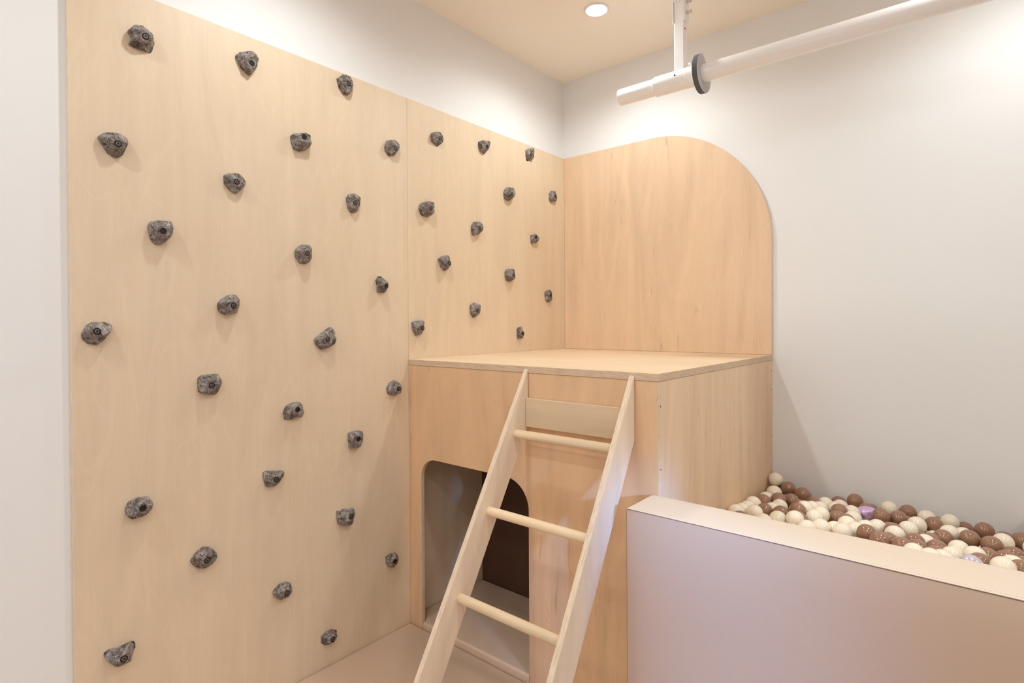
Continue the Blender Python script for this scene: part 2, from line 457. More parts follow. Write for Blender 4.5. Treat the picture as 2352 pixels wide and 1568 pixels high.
# piped seam along the upper front edge and down the left corner
bm = cyl_bm((PX0 - bx_ + .004, PY0 - by_ - .0004, PZT - .0012), (PX1 - bx_ - .004, PY0 - by_ - .0004, PZT - .0012), .0012, 8)
cyl_bm((PX0 - bx_ + .001, PY0 - by_ + .001, .01), (PX0 - bx_ + .001, PY0 - by_ + .001, PZT - .004), .0011, 8, bm=bm)
mesh_obj('seam', bm, M['seam'], bar)
bm = bmesh.new()
xx = PX0 + .02
while xx < PX1 - .02:
    z = PZT + .0006
    box_bm((xx - bx_, PY0 - by_ + .0080, z - .0006), (xx + .0038 - bx_, PY0 - by_ + .0086, z + .0007), bm); xx += .0075
o = mesh_obj('stitching', bm, M['thread'], bar); o['kind'] = 'stuff'
# far return of the barrier beyond the photo edge, closing the pit
bm = soft_block(-.075, .075, -.596, .596, .001 - FLOOR_Z, PZT - FLOOR_Z, .005, .01, 8, 40, 30)
ret = mesh_obj('padded_barrier', bm, [M['vinyl'], M['vinyl_top']], None, (2.5550, -.608, FLOOR_Z), auto=50)
bev(ret, .006, 3, 50)
tag(ret, 'beige padded barrier closing the right end of the ball pit', 'barrier')
fb = padded('pit_base_pad', (W + .002, -S + .004, FLOOR_Z), (2.465, -.004, .365), M['vinyl'], r=.01)
tag(fb, 'beige foam base pad lying under the plastic balls in the pit', 'pad')

HOLDS = [
  (-2.2375, 2.1499, 0.0425, [0.0074, -0.0034], [[-0.028, 0.0121], [-0.0127, 0.0327], [0.0053, 0.0346], [0.0328, 0.0252], [0.0398, -0.0052], [0.0323, -0.0322], [0.0072, -0.0343], [-0.0279, -0.0308], [-0.0207, -0.0073], [-0.0281, 0.0052]], 'grey rock climbing hold with notched left side and flat underside, highest at left'),
  (-1.9205, 2.1934, 0.034, [0.0101, -0.0095], [[-0.0346, 0.0082], [-0.0231, 0.0208], [0.0189, 0.0391], [0.0418, 0.019], [0.0374, -0.0066], [0.0096, -0.0469], [-0.0153, -0.0317], [-0.0347, -0.0018]], 'grey rock hold tapering to a bottom point, second along the top row'),
  (-2.304, 1.821, 0.0382, [0.0032, -0.0041], [[-0.0387, 0.0125], [-0.0241, 0.0264], [0.0145, 0.0333], [0.0336, 0.0247], [0.0334, 0.0053], [0.0216, -0.0272], [0.005, -0.0398], [-0.0148, -0.0295], [-0.0305, -0.0056]], 'large dark rounded-triangle rock hold nearest the left edge below the notched one'),
  (-1.53, 2.2371, 0.0298, [-0.0011, -0.0019], [[-0.0402, 0.011], [-0.0081, 0.0402], [0.0218, 0.0389], [0.0311, 0.0258], [0.0241, -0.0162], [0.0102, -0.038], [-0.0088, -0.0401], [-0.0299, -0.0217]], 'smooth teardrop rock hold touching the top edge of the left climbing panel'),
  (-1.7255, 1.9714, 0.0382, [0.0025, 0.0099], [[-0.0382, 0.0087], [-0.0243, 0.0206], [0.0064, 0.0251], [0.0184, 0.0353], [0.0442, 0.0305], [0.035, -0.0115], [0.0252, -0.0279], [-0.0037, -0.0408], [-0.027, -0.0337], [-0.036, -0.0065]], 'grey rock hold with scalloped top and bolt near its upper edge'),
  (-1.3099, 2.0441, 0.034, [0.0019, -0.0082], [[-0.0341, -0.0026], [-0.0222, 0.0241], [0.0166, 0.0384], [0.0367, 0.0321], [0.0333, -0.0037], [0.0161, -0.0321], [-0.0139, -0.0357], [-0.0325, -0.0205]], 'rounded rock hold just left of the panel seam near the top'),
  (-1.0504, 2.1503, 0.0298, [0.0048, -0.0063], [[-0.0335, 0.0106], [-0.0125, 0.0233], [0.0231, 0.0321], [0.0426, 0.0155], [0.0409, -0.0093], [0.0047, -0.0401], [-0.0303, -0.0253], [-0.035, -0.0068]], 'flat-faced round rock hold just right of the panel seam, top row'),
  (-0.7329, 2.189, 0.0255, [0.0065, -0.0054], [[-0.0353, 0.0115], [-0.0125, 0.024], [0.0306, 0.0324], [0.0464, 0.027], [0.0303, -0.0157], [0.0024, -0.0418], [-0.0256, -0.0299], [-0.0363, -0.0075]], "small shield-shaped rock hold, middle of the right panel's top row"),
  (-0.3595, 2.2334, 0.0298, [-0.0048, -0.0067], [[-0.0305, 0.013], [0.0033, 0.0309], [0.0331, 0.0381], [0.031, 0.0096], [0.0167, -0.034], [-0.0228, -0.0432], [-0.0307, -0.0145]], 'narrow two-lobed rock hold at the top right end of the climbing wall'),
  (-0.5416, 1.9833, 0.034, [-0.0042, -0.0071], [[-0.0377, -0.0093], [-0.0315, 0.0151], [-0.0097, 0.031], [0.0301, 0.0349], [0.0435, 0.0175], [0.0342, -0.0149], [-0.0015, -0.0406], [-0.0275, -0.0337]], 'knobbly rock hold in the second row from the top of the right panel'),
  (-0.1425, 2.0346, 0.0255, [0.0024, -0.0012], [[-0.0334, 0.012], [-0.0124, 0.0313], [0.0302, 0.0367], [0.0354, 0.0076], [0.0244, -0.0248], [-0.0128, -0.0381], [-0.0315, -0.0247]], 'small upright rock hold beside the arched panel, upper one of that edge'),
  (-1.12, 1.8135, 0.0382, [0.0044, 0.0014], [[-0.038, 0.0079], [-0.0238, 0.0247], [0.0057, 0.0359], [0.0412, 0.0368], [0.0355, -0.0049], [0.032, -0.0229], [0.0085, -0.0337], [-0.0242, -0.0322], [-0.0369, -0.0116]], 'bulky angular rock hold right of the seam with dark open bolt hole'),
  (-0.7912, 1.7691, 0.0323, [0.0004, -0.0005], [[-0.0329, 0.007], [-0.0173, 0.0286], [0.0184, 0.0363], [0.045, 0.0255], [0.0342, -0.0088], [0.0059, -0.031], [-0.0216, -0.0393], [-0.0316, -0.0183]], 'grey rock hold with pinched lower left corner, centre of the right panel'),
  (-0.3182, 1.7687, 0.0298, [-0.0058, 0.009], [[-0.0322, 0.0181], [0.0164, 0.0311], [0.0325, 0.0021], [0.0113, -0.0212], [-0.028, -0.03]], 'tiny cube-shaped rock hold near the arched panel'),
  (-1.5017, 1.7813, 0.0298, [-0.0031, -0.0041], [[-0.0291, 0.0125], [-0.021, 0.0295], [0.0031, 0.0378], [0.0331, 0.0242], [0.0301, -0.0027], [0.0134, -0.0372], [-0.0056, -0.0413], [-0.0241, -0.0227]], 'oval rock hold leaning right, left panel, third row down near the seam'),
  (-1.963, 1.777, 0.0298, [-0.003, -0.0042], [[-0.0355, 0.0142], [-0.0258, 0.022], [0.0085, 0.031], [0.0268, 0.0235], [0.0358, 0.0059], [0.0316, -0.0109], [0.0046, -0.0398], [-0.0134, -0.0333], [-0.0326, -0.0127]], 'smooth flat rock hold with rounded corners in the upper middle of left panel'),
  (-2.188, 1.5875, 0.0467, [-0.0018, -0.0048], [[-0.0313, 0.0127], [-0.0248, 0.0241], [-0.0104, 0.029], [0.0162, 0.0301], [0.0284, 0.0319], [0.0346, 0.0204], [0.0295, -0.0095], [0.0239, -0.0232], [0.0049, -0.0415], [-0.0136, -0.0435], [-0.0265, -0.026], [-0.0309, -0.0045]], 'large squarish rock hold with upright sides, third row down at the left'),
  (-1.7201, 1.5602, 0.0425, [-0.0007, -0.0026], [[-0.0304, 0.0], [-0.0233, 0.0181], [-0.0055, 0.0311], [0.0215, 0.0352], [0.0305, 0.0205], [0.0266, -0.0174], [0.0173, -0.036], [-0.0096, -0.0365], [-0.027, -0.015]], 'grey rock hold with sharp upper right corner, centre of the left panel'),
  (-1.9878, 1.3664, 0.0461, [0.0017, -0.0025], [[-0.0341, 0.0034], [-0.0235, 0.0163], [0.001, 0.0334], [0.0213, 0.0361], [0.0322, 0.0236], [0.0362, 0.0016], [0.0303, -0.0244], [0.0129, -0.0283], [-0.0118, -0.0329], [-0.0298, -0.0215], [-0.0348, -0.0073]], 'heavily pitted brown-grey rock hold with a double right rim'),
  (-1.3708, 1.4638, 0.0425, [0.0028, -0.0066], [[-0.0239, 0.0163], [-0.0113, 0.0328], [0.0064, 0.0337], [0.0217, 0.0141], [0.0251, -0.0281], [0.0162, -0.0331], [-0.0167, -0.0331], [-0.0175, -0.0026]], 'dark upright notched rock hold left of the seam at mid height'),
  (-1.0091, 1.5865, 0.0382, [0.0051, -0.007], [[-0.0369, 0.0095], [-0.0166, 0.0239], [0.0283, 0.0331], [0.0388, 0.0217], [0.0316, -0.0103], [0.0021, -0.0408], [-0.017, -0.0301], [-0.0303, -0.0069]], 'triangular rock hold pointing down with two ears on the right panel'),
  (-0.536, 1.5563, 0.034, [-0.0008, -0.0035], [[-0.0367, 0.0157], [-0.0165, 0.0294], [0.037, 0.0327], [0.046, 0.0155], [0.0321, -0.0178], [0.0006, -0.0378], [-0.0257, -0.0325], [-0.0368, -0.0052]], 'smooth half-round rock hold at mid height of the right panel'),
  (-0.1895, 1.4586, 0.0255, [-0.0021, 0.0006], [[-0.0342, 0.0191], [-0.0111, 0.0304], [0.0262, 0.0324], [0.0401, 0.0148], [0.029, -0.0215], [0.0043, -0.0397], [-0.022, -0.0312], [-0.0323, -0.0042]], 'small tooth-shaped rock hold beside the arched panel, lower one of that edge'),
  (-0.8093, 1.3682, 0.0298, [0.0014, -0.0055], [[-0.0257, 0.0219], [0.0021, 0.0336], [0.0289, 0.0269], [0.0325, -0.0005], [0.0208, -0.0281], [-0.0059, -0.0405], [-0.0245, -0.0184], [-0.0281, 0.0051]], 'small oval rock hold low in the middle of the right panel'),
  (-1.1692, 1.2863, 0.0357, [0.0011, -0.0041], [[-0.0355, 0.0206], [-0.0165, 0.0266], [0.0223, 0.0297], [0.0387, 0.0203], [0.0286, -0.0107], [0.0055, -0.0349], [-0.0137, -0.0388], [-0.0294, -0.0128]], 'shield-shaped pitted rock hold right of the seam just above the platform'),
  (-0.4535, 1.2499, 0.0252, [0.0019, -0.0049], [[-0.0204, 0.0215], [-0.0038, 0.031], [0.0173, 0.0322], [0.0231, 0.002], [0.0169, -0.0317], [-0.0125, -0.0358], [-0.0207, -0.0192]], 'narrow rectangular rock hold right above the platform'),
  (-1.6306, 1.2419, 0.0382, [-0.0056, 0.0029], [[-0.0449, 0.0018], [-0.0286, 0.0168], [0.0223, 0.049], [0.0353, 0.0366], [0.0402, 0.0018], [0.0322, -0.0192], [0.0012, -0.0338], [-0.019, -0.0365], [-0.0387, -0.0165]], 'broad diagonal rock hold with hollowed dark face in the middle of left panel'),
  (-1.3084, 1.03, 0.0382, [0.0028, -0.0016], [[-0.0338, 0.0022], [-0.0195, 0.0229], [0.0035, 0.0318], [0.0238, 0.0212], [0.0307, 0.0006], [0.0235, -0.0242], [0.0001, -0.0337], [-0.0283, -0.0207]], "round rock hold left of the platform corner at the shadow's edge"),
  (-1.7606, 0.9882, 0.0425, [-0.0013, 0.0079], [[-0.0395, -0.0021], [-0.0296, 0.0198], [-0.0004, 0.0301], [0.0225, 0.0306], [0.0341, 0.0139], [0.0353, -0.0103], [0.0221, -0.0251], [-0.0099, -0.0298], [-0.0344, -0.027]], 'rock hold with a raised diagonal ridge and dark lower hollow'),
  (-2.3523, 1.2808, 0.0425, [-0.0031, 0.0042], [[-0.0327, -0.0023], [-0.0221, 0.0206], [-0.009, 0.0298], [0.0223, 0.0298], [0.0395, 0.0218], [0.0382, 0.0075], [0.0121, -0.0267], [0.0023, -0.0348], [-0.019, -0.0297], [-0.0317, -0.0161]], 'wide rock hold with beak at upper right, at the left edge halfway up'),
  (-2.0505, 1.1093, 0.0425, [-0.0037, -0.001], [[-0.0338, 0.0226], [-0.0227, 0.0312], [0.0251, 0.0332], [0.0326, 0.0221], [0.0356, 0.006], [0.0261, -0.0212], [0.0123, -0.0354], [-0.01, -0.0319], [-0.0319, -0.0219], [-0.0332, -0.0047]], 'boxy six-sided rock hold in the left panel below the pitted one'),
  (-1.5002, 0.842, 0.0382, [-0.0012, 0.0061], [[-0.0304, 0.0324], [0.0126, 0.0346], [0.0284, 0.03], [0.03, -0.0046], [0.0184, -0.0303], [-0.0004, -0.034], [-0.0279, -0.0289], [-0.0307, 0.0008]], 'D-shaped upright rock hold left of the platform, ragged top edge'),
  (-1.8411, 0.7631, 0.0382, [-0.0002, -0.0019], [[-0.0345, 0.0251], [-0.0226, 0.0277], [0.0357, 0.0185], [0.041, 0.005], [0.0272, -0.0216], [0.011, -0.0322], [-0.0257, -0.0251], [-0.0321, 0.0026]], 'flat-topped trapezoid rock hold in the lower half of the left panel'),
  (-1.5492, 0.547, 0.0425, [0.0099, 0.0058], [[-0.0364, 0.031], [0.0001, 0.0323], [0.0346, 0.0276], [0.0388, -0.0072], [0.0309, -0.0309], [-0.0004, -0.0348], [-0.0308, -0.0211], [-0.0366, 0.0031]], 'block-shaped rock hold with top ridge, left of the crawl opening'),
  (-1.323, 0.3061, 0.0323, [-0.0014, -0.0008], [[-0.0303, 0.02], [-0.006, 0.0266], [0.0187, 0.0225], [0.0293, 0.0025], [0.0219, -0.0224], [-0.0065, -0.0322], [-0.0271, -0.017]], 'small pitted rock hold nearest the crawl opening'),
  (-1.8084, 0.3545, 0.0382, [0.0002, -0.0009], [[-0.0352, 0.0064], [-0.0126, 0.0253], [0.0141, 0.0259], [0.0314, 0.0149], [0.0328, -0.0057], [0.0136, -0.0261], [-0.0131, -0.0286], [-0.0312, -0.0121]], 'tilted egg-shaped rock hold in the bottom part, centre of left panel'),
  (-1.6242, 0.1075, 0.0382, [0.0, 0.0015], [[-0.0322, 0.0125], [-0.0129, 0.0243], [0.0168, 0.0215], [0.0349, 0.0103], [0.0328, -0.0115], [0.0104, -0.0247], [-0.0192, -0.0223], [-0.0307, -0.0101]], 'lowest rock hold just above the floor mat'),
  (-2.2524, 0.7632, 0.0444, [0.0008, 0.0051], [[-0.0328, 0.0043], [-0.0247, 0.0225], [-0.0024, 0.0307], [0.025, 0.0266], [0.0351, 0.0113], [0.034, -0.0059], [0.0215, -0.02], [-0.003, -0.029], [-0.0208, -0.0276], [-0.0318, -0.0128]], 'speckled potato-shaped rock hold, lower left of the climbing wall'),
  (-2.0713, 0.5567, 0.0425, [-0.0021, 0.0007], [[-0.0404, 0.0014], [-0.0256, 0.0218], [-0.0047, 0.0352], [0.0164, 0.0307], [0.0342, 0.0106], [0.0384, -0.0055], [0.0303, -0.0178], [0.0017, -0.0304], [-0.0192, -0.03], [-0.0311, -0.016]], 'tilted egg-shaped rock hold with pitted upper right end, right below the speckled potato-shaped one'),
  (-2.3039, 0.3534, 0.0499, [0.0007, -0.0004], [[-0.0367, 0.017], [-0.0296, 0.0231], [0.002, 0.0182], [0.0316, 0.0228], [0.0391, 0.0174], [0.0405, 0.0015], [0.0222, -0.025], [0.0043, -0.0374], [-0.0102, -0.0334], [-0.0271, -0.0107], [-0.0362, 0.0065]], 'large horn-shaped rock hold in the bottom left corner'),
]
BALLS = [
  (1.2095,-0.0753,0.5844,'c',1), (1.268,-0.099,0.5588,'b',1), (1.3352,-0.1479,0.5567,'b',1), (1.2398,-0.2129,0.5608,'c',1),
  (1.2297,-0.2952,0.5514,'c',1), (1.2376,-0.3662,0.5593,'b',1), (1.2844,-0.3213,0.5645,'b',1), (1.3197,-0.2659,0.5538,'b',1),
  (1.2154,-0.424,0.5609,'c',1), (1.212,-0.4858,0.557,'c',1), (1.2121,-0.5474,0.5637,'c',1), (1.2095,-0.615,0.5749,'c',1),
  (1.2415,-0.6679,0.5703,'b',1), (1.2654,-0.5769,0.5751,'c',1), (1.2799,-0.5007,0.5647,'b',1), (1.3035,-0.3796,0.5557,'c',1),
  (1.3411,-0.5086,0.5696,'b',1), (1.3576,-0.3163,0.5509,'b',1), (1.3966,-0.23,0.5482,'b',1), (1.3993,-0.4002,0.5734,'c',1),
  (1.4283,-0.1774,0.54,'c',1), (1.4135,-0.3412,0.5609,'c',1), (1.4293,-0.2827,0.5478,'c',1), (1.3884,-0.4629,0.5793,'b',1),
  (1.3462,-0.5703,0.5671,'c',1), (1.3085,-0.6199,0.5623,'c',1), (1.404,-0.5219,0.5656,'b',1), (1.4064,-0.5813,0.5835,'c',1),
  (1.4496,-0.4791,0.5703,'c',1), (1.4584,-0.4178,0.5682,'c',1), (1.4741,-0.2263,0.5423,'c',1), (1.4766,-0.14,0.5294,'c',1),
  (1.5189,-0.0694,0.5455,'b',1), (1.4986,-0.2945,0.5556,'b',1), (1.5053,-0.3695,0.5494,'b',1), (1.4578,-0.6335,0.5751,'c',1),
  (1.4902,-0.5807,0.5724,'c',1), (1.525,-0.5315,0.558,'c',1), (1.5891,-0.5294,0.5689,'c',1), (1.5572,-0.5825,0.5722,'c',1),
  (1.5333,-0.2445,0.544,'c',1), (1.5504,-0.3273,0.5474,'c',1), (1.5424,-0.4182,0.5583,'b',1), (1.5544,-0.4781,0.5688,'c',1),
  (1.5694,-0.1405,0.534,'b',1), (1.5778,-0.2017,0.5397,'s',1), (1.608,-0.4493,0.5584,'c',1), (1.6269,-0.5764,0.5826,'b',1),
  (1.2933,-0.4408,0.5559,'c',1), (1.6316,-0.2606,0.5566,'b',1), (1.6378,-0.0765,0.5399,'c',1), (1.6824,-0.2153,0.5467,'b',1),
  (1.7,-0.068,0.5361,'b',1), (1.6357,-0.3943,0.5521,'c',1), (1.6666,-0.3434,0.535,'b',1), (1.6871,-0.4295,0.561,'b',1),
  (1.6977,-0.4899,0.5695,'c',1), (1.7252,-0.3685,0.5584,'c',1), (1.743,-0.2666,0.5507,'c',1), (1.7617,-0.1003,0.5357,'c',1),
  (1.8321,-0.08,0.5305,'c',1), (1.7896,-0.2045,0.544,'b',1), (1.838,-0.2884,0.5479,'c',1), (1.8224,-0.3484,0.5453,'b',1),
  (1.7904,-0.4013,0.5417,'b',1), (1.7795,-0.4615,0.5515,'c',1), (1.7539,-0.5162,0.5656,'b',1), (1.6693,-0.6215,0.5815,'b',1),
  (1.686,-0.5503,0.5619,'b',1), (1.7305,-0.6305,0.5799,'b',1), (1.7658,-0.5792,0.5657,'b',1), (1.814,-0.5306,0.5625,'b',1),
  (1.7647,-0.682,0.5851,'c',1), (1.8159,-0.6288,0.5733,'b',1), (1.8089,-0.7411,0.5996,'c',1), (1.8348,-0.6867,0.5849,'c',1),
  (1.852,-0.5794,0.5637,'c',1), (1.8566,-0.4894,0.5403,'c',1), (1.8669,-0.4284,0.5434,'c',1), (1.8746,-0.2403,0.5342,'c',1),
  (1.8929,-0.3272,0.554,'b',1), (1.9324,-0.1072,0.5287,'b',1), (1.9082,-0.5361,0.5669,'c',1), (1.9505,-0.3503,0.5539,'b',1),
  (1.9386,-0.4836,0.5539,'b',1), (1.9806,-0.2655,0.5457,'c',1), (2.0316,-0.1665,0.533,'b',1), (2.0021,-0.3825,0.5424,'b',1),
  (1.9829,-0.4414,0.5436,'b',1), (1.9202,-0.5969,0.5684,'b',1), (1.9006,-0.6551,0.5764,'p',1), (1.9717,-0.6516,0.5881,'c',1),
  (1.9952,-0.5459,0.565,'c',1), (2.0105,-0.6052,0.5745,'b',1), (2.0197,-0.4909,0.5503,'b',1), (1.2344,-0.0393,0.5374,'b',0),
  (1.2729,-0.0355,0.4802,'b',0), (1.2328,-0.0875,0.4904,'c',0), (1.3236,-0.0593,0.5253,'b',0), (1.2134,-0.1257,0.5361,'c',0),
  (1.3343,-0.065,0.4633,'c',0), (1.2933,-0.1095,0.5029,'c',0), (1.4528,-0.0369,0.5143,'b',0), (1.2207,-0.1888,0.5028,'b',0),
  (1.3694,-0.1105,0.5109,'b',0), (1.5067,-0.0475,0.4823,'c',0), (1.281,-0.1841,0.5237,'b',0), (1.3084,-0.1679,0.4687,'c',0),
  (1.4408,-0.1005,0.4878,'c',0), (1.2117,-0.0459,0.4405,'b',0), (1.2141,-0.2502,0.471,'b',0), (1.3953,-0.1556,0.4653,'c',0),
  (1.5711,-0.0505,0.5101,'b',0), (1.3582,-0.1869,0.5067,'c',0), (1.6397,-0.032,0.4911,'c',0), (1.2687,-0.2579,0.5062,'c',0),
  (1.3021,-0.0383,0.4162,'b',0), (1.5385,-0.1077,0.4912,'c',0), (1.4725,-0.1588,0.4683,'c',0), (1.2136,-0.1336,0.4533,'c',0),
  (1.2135,-0.3378,0.4939,'c',0), (1.2794,-0.0995,0.439,'b',0), (1.7215,-0.0357,0.4862,'c',0), (1.6088,-0.1075,0.485,'b',0),
  (1.4302,-0.2151,0.4899,'c',0), (1.3489,-0.2652,0.4964,'c',0), (1.2959,-0.3026,0.4708,'b',0), (1.5273,-0.1886,0.4961,'c',0),
  (1.6795,-0.1011,0.4868,'b',0), (1.2748,-0.3487,0.5077,'b',0), (1.7918,-0.0398,0.5018,'b',0), (1.3346,-0.1205,0.42,'c',0),
  (1.388,-0.0959,0.446,'c',0), (1.4558,-0.0579,0.4454,'c',0), (1.2134,-0.4063,0.468,'c',0), (1.2553,-0.1863,0.4411,'c',0),
  (1.7477,-0.0924,0.4754,'b',0), (1.5121,-0.0364,0.4145,'c',0), (1.6278,-0.1679,0.5065,'b',0), (1.3367,-0.3525,0.4994,'c',0),
  (1.8749,-0.0314,0.4969,'b',0), (1.4059,-0.3169,0.4985,'b',0), (1.4671,-0.2818,0.4939,'b',0), (1.2592,-0.4147,0.509,'c',0),
  (1.5756,-0.2269,0.4831,'c',0), (1.7066,-0.1523,0.5142,'b',0), (1.5757,-0.0337,0.4468,'b',0), (1.4386,-0.1202,0.4138,'c',0),
  (1.848,-0.08,0.4603,'b',0), (1.3125,-0.4036,0.4701,'c',0), (1.941,-0.0351,0.47,'c',0), (1.5072,-0.0984,0.4382,'c',0),
  (1.5344,-0.2857,0.4916,'c',0), (1.6893,-0.1931,0.4692,'b',0), (1.3556,-0.1978,0.44,'b',0), (1.7752,-0.149,0.4933,'c',0),
  (1.6407,-0.2329,0.4972,'b',0), (1.3085,-0.2348,0.4579,'c',0), (1.467,-0.3444,0.5041,'b',0), (1.3594,-0.4166,0.5274,'c',0),
  (1.2486,-0.4837,0.5033,'c',0), (1.5736,-0.0965,0.4226,'c',0), (1.4213,-0.3928,0.5154,'c',0), (1.2376,-0.3071,0.4411,'c',0),
  (1.8784,-0.1269,0.4985,'b',0), (1.7381,-0.2125,0.509,'b',0), (1.9293,-0.1003,0.4654,'c',0), (1.6018,-0.2981,0.5127,'c',0),
  (1.9888,-0.066,0.4958,'b',0), (1.4385,-0.1972,0.4262,'b',0), (1.6961,-0.0453,0.4284,'c',0), (1.6439,-0.0803,0.4397,'b',0),
  (1.5293,-0.3503,0.4911,'b',0), (2.076,-0.0332,0.5579,'c',0), (1.3402,-0.4766,0.5119,'b',0), (1.8065,-0.2016,0.4656,'c',0),
  (1.5244,-0.171,0.4169,'b',0), (1.6507,-0.2966,0.4675,'b',0), (1.851,-0.1847,0.5055,'b',0), (1.5819,-0.1539,0.4523,'c',0),
  (1.2246,-0.5696,0.507,'c',0), (1.398,-0.2689,0.4504,'c',0), (1.775,-0.0444,0.4363,'b',0), (1.6986,-0.2924,0.5158,'b',0),
  (1.2817,-0.5441,0.5177,'c',0), (1.4091,-0.4752,0.5201,'b',0), (1.7386,-0.2778,0.4696,'b',0), (1.9196,-0.1738,0.4773,'b',0),
  (1.984,-0.1391,0.4874,'b',0), (1.5296,-0.415,0.4892,'c',0), (2.0472,-0.1051,0.503,'c',0), (1.4989,-0.2352,0.4526,'b',0),
  (1.5799,-0.3871,0.5145,'c',0), (1.793,-0.2622,0.5098,'c',0), (1.6293,-0.3634,0.4819,'c',0), (2.1116,-0.0792,0.5173,'b',0),
  (1.7005,-0.1289,0.4332,'b',0), (1.4931,-0.4563,0.5252,'c',0), (2.1946,-0.0403,0.539,'c',0), (1.8455,-0.2513,0.4771,'c',0),
  (1.6249,-0.1856,0.4198,'c',0), (1.7586,-0.1099,0.4147,'b',0), (2.0802,-0.1182,0.5591,'c',0), (1.2569,-0.6214,0.5236,'c',0),
  (1.4353,-0.3224,0.4435,'c',0), (1.9632,-0.2094,0.5127,'b',0), (1.8943,-0.0511,0.4238,'b',0), (1.7932,-0.3119,0.4659,'b',0),
  (1.7126,-0.3603,0.4706,'c',0), (1.7607,-0.3321,0.5178,'b',0), (2.1616,-0.0921,0.5597,'c',0), (1.5569,-0.2603,0.4276,'c',0),
  (1.2101,-0.6684,0.5143,'c',0), (2.2621,-0.0429,0.5591,'c',0), (1.9178,-0.2502,0.4876,'c',0), (1.3851,-0.572,0.5158,'c',0),
  (2.0417,-0.1801,0.4696,'c',0), (1.6742,-0.4034,0.4975,'c',0), (1.3946,-0.3735,0.4585,'b',0), (1.4656,-0.5348,0.5326,'c',0),
  (1.6211,-0.2488,0.4397,'b',0), (2.1448,-0.1357,0.512,'b',0), (1.6264,-0.4495,0.4977,'b',0), (2.2181,-0.099,0.5344,'c',0),
  (1.576,-0.486,0.508,'b',0), (1.8674,-0.3135,0.498,'b',0), (1.9764,-0.0506,0.4192,'c',0), (1.749,-0.1873,0.4473,'c',0),
  (2.2946,-0.0644,0.502,'c',0), (2.006,-0.2407,0.4768,'b',0), (1.828,-0.1491,0.431,'b',0), (1.3308,-0.6501,0.5116,'c',0),
  (1.7374,-0.4088,0.51,'b',0), (1.7959,-0.3773,0.4712,'c',0), (2.3758,-0.0352,0.5077,'b',0), (2.1404,-0.1768,0.56,'c',0),
  (2.3311,-0.0631,0.5541,'c',0), (1.5887,-0.3121,0.4528,'c',0), (1.6921,-0.2506,0.4381,'c',0), (1.8879,-0.1334,0.4212,'c',0),
  (2.0627,-0.2297,0.5092,'c',0), (1.3921,-0.6327,0.5372,'c',0), (1.2106,-0.7447,0.5203,'c',0), (2.2834,-0.1029,0.5586,'c',0),
  (1.4484,-0.609,0.5166,'c',0), (1.959,-0.3084,0.5047,'b',0), (1.6878,-0.4713,0.507,'c',0), (1.2661,-0.7289,0.5586,'b',0),
  (1.5245,-0.5752,0.5124,'b',0), (1.853,-0.379,0.4996,'b',0), (1.9078,-0.3498,0.4658,'c',0), (1.3416,-0.691,0.5586,'c',0),
  (2.1081,-0.2324,0.56,'c',0), (1.6406,-0.5163,0.5222,'c',0), (2.1416,-0.216,0.5028,'b',0), (2.4187,-0.054,0.5568,'b',0),
  (2.0146,-0.0985,0.4464,'b',0), (1.7748,-0.2439,0.4312,'c',0), (2.2583,-0.1538,0.5126,'c',0), (1.9663,-0.1316,0.4214,'b',0),
  (2.0214,-0.3061,0.5079,'c',0), (2.2284,-0.1827,0.5596,'c',0), (1.3991,-0.6857,0.5041,'c',0), (1.5873,-0.5729,0.5187,'c',0),
  (1.3021,-0.7488,0.5091,'b',0), (2.3413,-0.1269,0.5005,'b',0), (2.3971,-0.1012,0.5136,'c',0), (1.2475,-0.7915,0.5569,'b',0),
  (1.8197,-0.4503,0.5033,'c',0), (2.1122,-0.2751,0.5131,'c',0), (2.1865,-0.2315,0.5548,'c',0), (2.057,-0.313,0.5585,'c',0),
  (2.3256,-0.1526,0.5582,'c',0), (1.9198,-0.3962,0.5159,'b',0), (1.8885,-0.2183,0.4427,'c',0), (1.5126,-0.6442,0.539,'c',0),
  (1.4371,-0.6896,0.5584,'c',0), (1.3438,-0.754,0.56,'c',0), (2.0509,-0.1335,0.4056,'c',0), (1.7269,-0.5313,0.5099,'c',0),
  (1.9766,-0.3924,0.4855,'b',0), (1.4783,-0.6936,0.5075,'c',0), (2.2582,-0.2276,0.5123,'c',0), (2.3937,-0.1469,0.5597,'b',0),
  (1.9576,-0.2087,0.4392,'c',0), (1.7927,-0.51,0.5041,'c',0), (1.4046,-0.7502,0.532,'c',0), (2.2986,-0.2142,0.5598,'b',0),
  (1.6486,-0.6048,0.5242,'c',0), (2.1275,-0.3207,0.5579,'b',0), (1.5891,-0.6447,0.5525,'b',0), (1.3068,-0.819,0.5599,'c',0),
  (2.373,-0.1816,0.5114,'b',0), (1.9072,-0.4626,0.5008,'b',0), (2.0927,-0.3546,0.518,'b',0), (1.2499,-0.8627,0.5597,'c',0),
  (1.2121,-0.8865,0.5139,'b',0), (1.5437,-0.688,0.5033,'b',0), (2.1926,-0.2993,0.5597,'c',0), (1.3278,-0.8193,0.5012,'c',0),
  (2.0404,-0.3922,0.4935,'b',2), (2.0154,-0.2123,0.4122,'c',2), (2.2299,-0.2863,0.5006,'c',2), (1.4976,-0.7273,0.5596,'c',2),
  (1.3758,-0.8062,0.5471,'b',2), (2.2626,-0.2821,0.5557,'c',2), (2.0808,-0.4008,0.5598,'b',2), (1.57,-0.7098,0.5595,'b',2),
  (1.4369,-0.7969,0.5598,'c',2), (1.8009,-0.5789,0.5086,'b',2), (1.74,-0.6155,0.5167,'c',2), (1.6511,-0.6719,0.505,'c',2),
